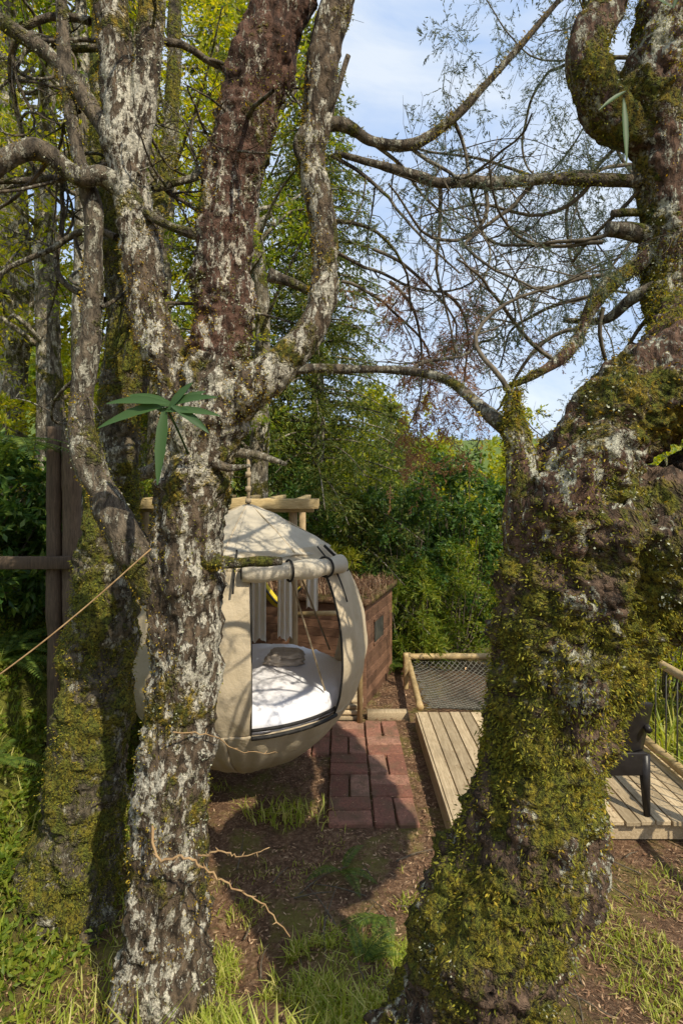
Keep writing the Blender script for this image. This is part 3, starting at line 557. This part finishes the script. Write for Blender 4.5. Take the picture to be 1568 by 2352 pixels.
# ------------------------------------------------------------ pergola behind pod
pg=empty('wooden_pergola');parts=[]
for x,y in ((-.475,5.35),(-1.95,5.4),(-.475,6.6),(-1.95,6.6)):
    parts.append(tube([(x,y,-.1),(x+.005,y,1.),(x,y,2.20)],.042,14)+(1,))
for y in (5.32,6.6): V,F=box(-2.1,-.27,y-.03,y+.04,2.20,2.29);parts.append((V,F,0))
for q in range(6):
    x=-2.+q*.31;V,F=box(x,x+.07,5.26,6.8,2.293,2.335);parts.append((V,F,0))
V,F=box(-2.12,-.22,5.16,5.25,2.24,2.335);parts.append((V,F,0))
build('frame',parts,[M['beam'],M['post']],pg)
parts=[]
for z in (1.13,.65): parts.append(tube([(-.45,5.62,z),(-.1,5.62,z+.01),(.2,5.62,z)],.026,10)+(0,))
parts.append(tube([(.19,5.6,-.05),(.19,5.6,.6),(.185,5.6,1.2)],.03,10)+(0,));build('bamboo_rail',parts,[M['bamboo']],pg)
hm=empty('yellow_hammock');P=[(-.95,5.9,1.55),(-.8,5.9,1.3),(-.65,5.9,1.18),(-.45,5.95,1.35)]
V,F=tube(catmull(P,6),np.array([.01]*3+[.05]*13+[.01]*3),10);V2,F2=tube(catmull([(p[0]+.02,p[1]-.06,p[2]) for p in P],6),.012,6)
build('cloth',[(V,F,0),(V2,F2,1)],[M['yellow'],M['black']],hm)
st_=empty('timber_steps');parts=[]
for q in range(9):
    y=5.75+q*.1;V,F=box(-1.6,.23,y,y+.088,.16,.19);parts.append((V,F,0))
for q in range(3):
    V,F=box(-.2,.2,5.645+q*.02,5.742,.02+.052*q,.055+.052*q);parts.append((V,F,0))
V,F=box(.27,.70,5.72,5.82,-.02,.07);parts.append((V,F,0));build('boards',parts,[M['deck']],st_)
# ------------------------------------------------------------ shed with planted roof
sh=empty('wooden_shed');c0=np.array([.25,6.05]);e1=np.array([.38,1.05]);e2=np.array([-1.5,.5]);parts=[]
def wallboards(p,e,z0,z1,n):
    L=np.linalg.norm(e);ang=math.atan2(e[1],e[0]);hh=(z1-z0)/n
    for q in range(n):
        V,F=box(0,L,-.012,.012,0,hh-.004,.003);V=V+np.array([0,0,z0+q*hh]);V[:,1]+=rng.uniform(-.002,.002)
        parts.append((xf(V,(p[0],p[1],0),ang),F,0))
wallboards(c0,e1,-.4,1.12,16);wallboards(c0+e2,-e2,-.4,1.12,16);wallboards(c0+e1,e2,-.4,1.12,16);wallboards(c0+e2+e1,-e1,-.4,1.12,16)
for p in (c0,c0+e1,c0+e2): V,F=box(p[0]-.025,p[0]+.025,p[1]-.025,p[1]+.025,-.4,1.13);parts.append((V,F,0))
a1=math.atan2(e1[1],e1[0])
V,F=box(.35,.7,-.03,-.016,.62,.86);parts.append((xf(V,(c0[0],c0[1],0),a1),F,1))
for (u0,u1,w0,w1) in((.32,.73,.862,.89),(.32,.73,.59,.618)): V,F=box(u0,u1,-.035,-.016,w0,w1);parts.append((xf(V,(c0[0],c0[1],0),a1),F,0))
build('walls',parts,[M['shed'],M['steel']],sh,False)
cn=[c0-e2*.05-e1*.06,c0+e1*1.06-e2*.05,c0+e1*1.06+e2*1.05,c0-e1*.06+e2*1.05]
V=[(p[0],p[1],1.135) for p in cn]+[(p[0],p[1],1.20) for p in cn];F=[[3,2,1,0],[4,5,6,7]]+[[q,(q+1)%4,4+(q+1)%4,4+q] for q in range(4)]
build('roof',[(V,F,0)],[M['ground']],sh)
def blades(P,L,W,lean=.5):
    n=len(P);d=rng.normal(size=(n,3));d[:,2]=0;d=unit(d);L=L*rng.uniform(.4,1.3,n);le=lean*rng.uniform(.2,1.4,n)
    sd=np.cross(d,[0,0,1.]);w=W*rng.uniform(.6,1.3,n);pts=[]
    for t,ww in((0,.8),(.5,1.),(1,.08)):
        c=P+d*(L*le*t*t)[:,None];c=c+np.array([0,0,1.])*(L*(t-.35*le*t*t))[:,None]
        pts+= [c-sd*(w*ww*.5)[:,None],c+sd*(w*ww*.5)[:,None]]
    V=np.stack(pts,1).reshape(-1,3);b=np.arange(n)[:,None]*6
    F=np.concatenate([b+np.array([[0,1,3,2]]),b+np.array([[2,3,5,4]])]);return V,F
n=2600;u=rng.uniform(-.05,1.05,(n,2));P=np.column_stack([c0[0]+e1[0]*u[:,0]+e2[0]*u[:,1],c0[1]+e1[1]*u[:,0]+e2[1]*u[:,1],np.full(n,1.195)])
V,F=blades(P,.13,.008,.9);build('roof_grass',[(V,F,0)],[M['litter']],sh,False)
# ------------------------------------------------------------ brick path
parts=[];cs=.339
def cell(x,y,o):
    g=.014
    for q in range(2):
        if o: b4=(x+g/2,x+cs-g/2,y+q*cs/2+g/2,y+(q+1)*cs/2-g/2)
        else: b4=(x+q*cs/2+g/2,x+(q+1)*cs/2-g/2,y+g/2,y+cs-g/2)
        dz=rng.uniform(-.006,.006);V,F=box(*b4,-.05,.022+dz,.012)
        c=V.mean(0);V=xf(V-c,c,rng.normal()*.018,rng.normal()*.016,rng.normal()*.016);parts.append((V,F,0))
for r_ in range(5):
    for c_ in range(2): cell(-.107+c_*cs,3.94+r_*cs,(r_+c_)%2==0)
cell(-.107-cs,3.94+4*cs,True);cell(-.107-cs,3.94+3*cs,False);cell(-.107-2*cs,3.94+4*cs,False)
build('brick_path',parts,[M['brick']],None,False)
# ------------------------------------------------------------ deck
dk=empty('wooden_deck');parts=[];w=.108
x=.775
while x<2.62:
    V,F=box(x,x+w-.009,3.76+rng.uniform(-.008,.008),5.55+rng.uniform(-.004,.004),.118,.150+rng.uniform(-.002,.002),.004);parts.append((V,F,0));x+=w
V,F=box(.752,.772,3.77,5.54,-.02,.146);parts.append((V,F,0))
for y in (3.80,4.6,5.4): V,F=box(.79,2.6,y,y+.06,0.0,.112);parts.append((V,F,0))
for xx in (1.2,2.0): V,F=box(xx,xx+.08,5.3,5.38,-.8,-.003);parts.append((V,F,0))
build('boards',parts,[M['deck']],dk,False)
rl=empty('bamboo_railing');parts=[]
def pole(P,r=.035):
    Q=catmull(P,8);R=np.full(len(Q),r);R[::6]*=1.12;return tube(Q,R,12)
parts.append(pole([(2.68,2.6,.97),(2.68,4.4,.965),(2.67,6.9,.95)])+(0,));parts.append(pole([(2.68,2.6,.22),(2.68,4.4,.22),(2.67,6.9,.21)],.04)+(0,))
for y in (3.4,5.2,6.9): parts.append(pole([(2.68,y,-.8),(2.68,y,.3),(2.68,y,1.)],.04)+(0,))
for y in np.arange(2.7,6.8,.15): parts.append(tube([(2.68,y,.22),(2.68,y,.97)],.006,6)+(1,))
build('rails',parts,[M['bamboo'],M['steel']],rl)
nt_=empty('hammock_net');parts=[]
x0,x1,y0,y1=.85,2.62,5.6,7.05
def sagf(x,y): u=(x-x0)/(x1-x0);v=(y-y0)/(y1-y0);return .17-.16*(16*u*(1-u)*v*(1-v))**.6
stp=.07
for q in np.arange(x0-(y1-y0),x1,stp):
    for sgn in(1,-1):
        P=[]
        for t in np.linspace(0,1,15):
            y=y0+(y1-y0)*t;xx=q+(y-y0) if sgn>0 else q+(y1-y)
            if x0<=xx<=x1: P.append((xx,y,sagf(xx,y)))
        if len(P)>2: parts.append(tube(P,.0055,4,False)+(0,))
build('net',parts,[M['net']],nt_)
parts=[pole([(.80,5.55,.2),(.83,6.3,.2),(.86,7.1,.2)])+(0,),pole([(.80,7.1,.215),(1.7,7.1,.22),(2.65,7.1,.215)],.04)+(0,),pole([(.86,7.05,-1.2),(.86,7.05,-.4),(.86,7.05,.28)],.035)+(0,),pole([(.78,6.6,-.8),(.78,6.6,0.),(.78,6.6,.42)],.03)+(0,),pole([(.9,7.9,-.8),(1.,7.9,-.3),(1.1,7.9,.0)],.03)+(0,)]
build('bamboo_frame',parts,[M['bamboo']],nt_)
sl=empty('string_lights');parts=[tube([(.78,6.62,.4),(1.2,6.8,.12),(1.6,7.05,.1),(2.2,7.0,.12),(2.6,7.05,.26)],.003,4)+(1,)]
for p in [(.76,6.4,-.02),(.79,6.6,.03),(1.6,7.02,.09)]:
    P=[(p[0],p[1],p[2]-.014),(p[0],p[1],p[2]-.008),(p[0],p[1],p[2]),(p[0],p[1],p[2]+.012)];parts.append(tube(P,[.003,.008,.008,.004],8)+(0,))
build('bulbs',parts,[M['bulb'],M['black']],sl)
# ------------------------------------------------------------ chair + table on deck
ch=empty('plastic_chair');parts=[]
ox,oy,oz=1.90,4.08,.15
for sx_,sy_ in ((-.24,-.22),(.24,-.22),(-.22,.22),(.22,.22)):
    P=[(ox+sx_*1.02,oy+sy_*1.15,oz),(ox+sx_,oy+sy_,oz+.42)];parts.append(tube(P,[.022,.044],8)+(0,))
V,F=box(ox-.25,ox+.25,oy-.255,oy-.235,oz+.28,oz+.44,.008);parts.append((V,F,0))
n1=14;V=[];
for a in range(n1):
    for b_ in range(n1):
        u=a/(n1-1)*2-1;v=b_/(n1-1)*2-1;V.append((ox+.25*u,oy+.24*v,oz+.43-.02*(1-u*u)*(1-v*v)))
F=[[a*n1+b_,(a+1)*n1+b_,(a+1)*n1+b_+1,a*n1+b_+1] for a in range(n1-1) for b_ in range(n1-1)]
seat=(np.array(V),np.array(F),0)
V=[]
for a in range(n1):
    for b_ in range(n1):
        u=a/(n1-1)*2-1;v=b_/(n1-1);hh=.42*(1-.10*u*u);V.append((ox+(.25+.02*v)*u,oy-.24-.10*v+.05*u*u,oz+.42+hh*v))
back=(np.array(V),np.array(F),0)
for s_ in(1,-1): parts.append(tube(catmull([(ox+s_*.23,oy-.3,oz+.62),(ox+s_*.29,oy-.05,oz+.64),(ox+s_*.27,oy+.2,oz+.6),(ox+s_*.23,oy+.22,oz+.42)],5),.024,8)+(0,))
build('legs_arms',parts,[M['chair']],ch)
o=build('seat_back',[seat,back],[M['chair']],ch);md=o.modifiers.new('s','SOLIDIFY');md.thickness=.022
tb=empty('round_table');V,F=tube([(2.2,4.95,.82),(2.2,4.95,.83),(2.2,4.95,.85)],[.27,.285,.28],40);V2,F2=tube([(2.2,4.95,.16),(2.2,4.95,.818)],.03,12);V3,F3=tube([(2.2,4.95,.154),(2.2,4.95,.17)],[.2,.16],24)
build('table',[(V,F,0),(V2,F2,1),(V3,F3,1)],[M['white'],M['chair']],tb)
# ------------------------------------------------------------ old fence left
fe=empty('rustic_fence');parts=[]
for (x,y,zt,r) in ((-2.11,4.,2.90,.055),(-1.99,4.02,2.80,.07),(-3.4,4.1,2.7,.06)):
    V,F,_,_=limb([(x,y,-.1,r),(x+.01,y,1.,r),(x,y,2.,r*.95),(x,y,zt,r*.9)],None,14,.07);parts.append((V,F,0))
V,F=box(-3.6,-1.95,3.9,3.94,1.87,1.96);parts.append((V,F,0))
build('posts',parts,[M['postD']],fe)
wr=empty('rusty_wire');V,F=tube(catmull([(-.82,2.35,2.21),(-1.1,2.28,1.95),(-1.38,2.2,1.72),(-1.9,2.1,1.35)],8),.0035,6);build('strand',[(V,F,0)],[M['dry']],wr)
vi=empty('dry_vine');parts=[]
def kink(P,r):
    Q=catmull(P,7);Q=Q+rng.normal(size=Q.shape)*.004;parts.append(tube(Q,np.linspace(r,r*.4,len(Q)),6)+(0,));
    for q in range(3,len(Q)-1,3):
        parts.append(tube([Q[q],Q[q]+rdir(1)[0]*.02],[.003,.0008],4,False)+(0,))
kink([(-.80,2.3,1.05),(-.745,2.22,.96),(-.63,2.2,.98),(-.55,2.2,.93),(-.44,2.2,.86),(-.33,2.2,.80),(-.20,2.2,.66)],.006)
kink([(-.58,2.2,.98),(-.48,2.18,1.02),(-.40,2.16,1.01),(-.29,2.14,1.06)],.004)
kink([(-.70,2.28,1.45),(-.58,2.4,1.38),(-.45,2.5,1.26),(-.3,2.6,1.2)],.003)
build('stems',parts,[M['dry']],vi)
# ------------------------------------------------------------ epiphyte with lance leaves
def lance(base,d,L,W,droop,n=10):
    d=unit(np.array(d,float));sd=unit(np.cross(d,[.1,-.9,.42]));up=np.cross(sd,d);V=[];F=[]
    for q in range(n+1):
        t=q/n;w=W*.5*(math.sin(math.pi*min(1,t*.93+.05))**.8)*(1-.25*t)*(1+.06*math.sin(q*2.3));c=np.array(base)+d*L*t+np.array([0,0,-droop*L*t*t])
        V+= [c-sd*w+up*w*.35,c,c+sd*w+up*w*.35]
    for q in range(n):
        a=q*3;F+=[[a,a+1,a+4,a+3],[a+1,a+2,a+5,a+4]]
    return np.array(V),np.array(F)
ep=empty('epiphyte_plant');parts=[];b0=(-.685,2.14,2.79)
for d,L,W in [((-1,-.1,-.15),.29,.05),((-1,0,.2),.24,.04),((-.75,.1,.55),.19,.034),((.35,.05,.55),.17,.034),((.95,0,.36),.22,.036),((1,-.1,.1),.22,.036),((.8,-.1,-.4),.17,.042),((-.05,-.2,-1),.26,.05),((-.9,.1,.42),.2,.034),((.7,.1,.5),.17,.034)]:
    o_=np.array(b0)+rng.normal(size=3)*.012;V,F=lance(o_,d,L,W,.2);parts.append((V,F,0))
parts.append(tube([b0,(-.67,2.25,2.70),(-.66,2.38,2.6)],.005,6)+(0,));build('leaves',parts,[M['epi']],ep)
ep=empty('epiphyte_plant');parts=[]
for b,d,L,W in [((1.19,2.3,4.12),(.0,-.1,-1),.26,.03),((1.2,2.3,4.15),(-.5,-.1,-.3),.15,.02),((1.4,2.3,4.5),(-.7,-.1,.3),.2,.03),((1.4,2.3,4.5),(.2,-.1,.9),.25,.03),((1.45,2.3,4.45),(.5,-.1,.7),.25,.03)]:
    V,F=lance(b,d,L,W,.15);parts.append((V,F,0))
build('leaves',parts,[M['epi']],ep)
# ------------------------------------------------------------ ferns
def fern(name,x,y,z,n,L,elev=(.5,1.1),az=(0,6.283),mt='fern'):
    C_=[];A_=[];LL=[];parts=[];NN=[]
    for q in range(n):
        a=rng.uniform(*az);e=rng.uniform(*elev);l=L*rng.uniform(.7,1.15);d=np.array([math.cos(a),math.sin(a),0.])
        t=np.linspace(0,1,34);P=np.array([x,y,z])+d*(l*(t*math.cos(e)+.25*t*t))[:,None]+np.array([0,0,1.])*(l*(t*math.sin(e)-.62*t**2.2))[:,None]
        parts.append(tube(P[::3],np.linspace(.004,.001,len(P[::3])),4,False)+(0,))
        tg=unit(np.gradient(P,axis=0));sd=unit(np.cross(tg,[0,0,1.]))
        for s in(1,-1):
            k=slice(5,34);ll=.16*l*np.sin(np.pi*(.12+.86*t[k]))**.8
            C_.append(P[k]);A_.append(sd[k]*s+tg[k]*.35+np.array([0,0,-.15]));LL.append(ll);NN.append(np.cross(tg[k],sd[k])+rng.normal(size=(29,3))*.15)
    Cc=np.vstack(C_);Ll=np.concatenate(LL);V,F=leafquads(Cc,np.vstack(A_),Ll,np.maximum(.004,l*.024),np.vstack(NN));parts.append((V,F,0))
    root=empty(name);build('fronds',parts,[M[mt]],root,False)
for (x,y,L,n) in [(-1.9,2.7,.36,8),(-2.3,3.5,.5,10),(-2.7,4.3,.6,10),(-2.4,4.9,.5,8),(-1.75,2.2,.28,6),(-2.9,3.6,.6,9),(-2.1,3.0,.4,8),(-1.7,3.9,.3,6),(.25,3.1,.3,4),(.0,3.5,.3,4),(.1,2.7,.26,4),(1.9,2.3,.25,4),(.5,7.1,.6,9),(1.,7.6,.7,9),(2.9,4.9,.6,9),(3.1,5.8,.7,9)]:
    fern('fern',x,y,float(H(x,y)),n,L)
fern('fern',-2.15,3.6,2.75,8,.5,(.1,.8))
# ------------------------------------------------------------ ground cover
def scatter(n,xr,yr,thr,fs,seed=0):
    P=np.column_stack([rng.uniform(*xr,n),rng.uniform(*yr,n)]);k=[]
    for q in range(n):
        x,y=P[q]
        if .72<x<2.75 and 3.7<y<7.1: continue
        if -.12<x<.58 and 3.9<y<5.7: continue
        if noise.noise(Vector((x*fs+seed,y*fs,seed)))+.35*noise.noise(Vector((x*fs*3.5,y*fs*3.5,seed+2)))>thr: k.append(q)
    P=P[k];return np.column_stack([P,H(P[:,0],P[:,1])-.005])
parts=[]
for (n,xr,yr,thr,fs,sd_,L_,W_) in [(18000,(-.75,2.8),(1.6,3.25),.16,2.3,3,.06,.006),(14000,(-.7,.5),(1.95,2.9),.02,3.1,12,.07,.006),(9000,(-3.2,-.9),(1.5,5),.0,2.,5,.08,.007),(1200,(-.9,.6),(3.3,4.4),.25,2.5,8,.05,.005),(4000,(1.1,2.9),(2.0,3.5),.12,2.6,18,.06,.006)]:
    V,F=blades(scatter(n,xr,yr,thr,fs,sd_),L_,W_,.9);parts.append((V,F,0))
for (n,fx,fy,L_,W_) in [(200,(-.6,.3),(1.95,2.35),.16,.009),(3500,(2.8,5),(3,8),.5,.018),(110,(-1.6,-.65),(1.95,2.4),.2,.011),(260,(-2.6,-1.6),(2.3,3.6),.2,.012)]:
    P=np.column_stack([rng.uniform(*fx,n),rng.uniform(*fy,n)]);P=np.column_stack([P,H(P[:,0],P[:,1])]);V,F=blades(P,L_,W_,.8);parts.append((V,F,0))
P5=np.column_stack([rng.normal(-.42,.16,200),rng.normal(4.05,.08,200)]);P5=np.column_stack([P5,H(P5[:,0],P5[:,1])]);V,F=blades(P5,.12,.010,.9);parts.append((V,F,0))
build('grass',parts,[M['grass']],None,False)
P=scatter(36000,(-1.6,3),(1.5,7.4),-.45,1.5,1);n=len(P);A_=rdir(n,.12);nn_=rdir(n)*.3;nn_[:,2]+=1
P[:,2]+=.012;V,F=leafquads(P,A_,rng.uniform(.010,.045,n),rng.uniform(.002,.012,n),nn_)
build('leaf_litter',[(V,F,0)],[M['litter']],None,False)
n=600;P=np.column_stack([rng.uniform(-.1,.56,n),rng.uniform(3.95,5.6,n),np.full(n,.034)]);P_=np.column_stack([rng.uniform(.8,2.6,n),rng.uniform(3.8,5.5,n),np.full(n,.156)])
P=np.vstack([P,P_]);V,F=leafquads(P,rdir(2*n,.02),rng.uniform(.008,.03,2*n),.005,np.tile([0,0,1.],(2*n,1))+rdir(2*n)*.1)
build('fallen_needles',[(V,F,0)],[M['litter']],None,False)
n=900;P=np.column_stack([rng.uniform(-3.6,-1.4,n),rng.uniform(2.0,5.6,n)]);P=np.column_stack([P,H(P[:,0],P[:,1])+.03])
V,F=clumps(P,.13,9,5,.04,.019,.3,.6,.4)
P=np.array([(-.85,2.05,.3),(-.95,2.1,.28),(-.2,2.0,.3),(1.1,2.15,.25),(-1.3,2.2,.25),(.15,2.1,.28)]);V2,F2=clumps(P,.09,8,4,.05,.022,.2,.6,.8)
build('undergrowth',[(V,F,0),(V2,F2,1)],[M['leafG'],M['leafY']],None,False)
parts=[]
for q in range(70):
    x=rng.uniform(-.7,2.8);y=rng.uniform(2.0,3.7);a=rng.uniform(0,3.14);l=rng.uniform(.05,.22);c=np.array([x,y,float(H(x,y))+.018]);d=np.array([math.cos(a),math.sin(a),0])*l
    mid=c+rng.normal(size=3)*.012;mid[2]=c[2]+.012;parts.append(tube(catmull([c-d,mid,c+d],3),np.linspace(.005,.002,7),5,False)+(0,))
build('fallen_sticks',parts,[M['twig']],None)
# ------------------------------------------------------------ light, sky, camera
sd=np.array([.44,-.55,.74]);sd=sd/np.linalg.norm(sd);el=math.asin(sd[2]);azm=math.atan2(sd[0],sd[1])
L=bpy.data.lights.new('sun','SUN');L.energy=5.;L.angle=math.radians(.5);L.color=(1,.91,.73)
lo=bpy.data.objects.new('sun',L);S.collection.objects.link(lo);lo.rotation_euler=Vector(sd).to_track_quat('Z','Y').to_euler()
w=bpy.data.worlds.new('World');S.world=w;w.use_nodes=True;nt=w.node_tree;bg=nt.nodes['Background']
sk=nt.nodes.new('ShaderNodeTexSky');sk.sky_type='NISHITA';sk.sun_disc=False;sk.sun_elevation=el;sk.sun_rotation=azm;sk.dust_density=1.5
tc=nd(nt,'ShaderNodeTexCoord');mp=nd(nt,'ShaderNodeMapping');mp.inputs['Scale'].default_value=(1,1,2.2);nt.links.new(tc.outputs['Generated'],mp.inputs[0])
cf=nz(nt,mp.outputs[0],2.2,6,.62,.5);cl=ramp(nt,cf,[(.38,0),(.64,1)])
cc=mix(nt,cl,(3.7,5.0,7.3),(6.4,7.0,7.7))
nt.links.new(mix(nt,.8,sk.outputs[0],cc),bg.inputs[0]);bg.inputs[1].default_value=.15
cam=bpy.data.cameras.new('camera');co=bpy.data.objects.new('camera',cam);S.collection.objects.link(co)
co.location=(0,0,2.5);co.rotation_euler=(math.radians(90),0,0);cam.sensor_width=36;cam.lens=19.13;cam.shift_y=-.0298;cam.clip_end=2000;cam.clip_start=.05
S.camera=co
S.view_settings.view_transform='Standard';S.view_settings.look='None';S.view_settings.exposure=0
print('FACES',sum(len(o.data.polygons) for o in S.objects if o.type=='MESH'))
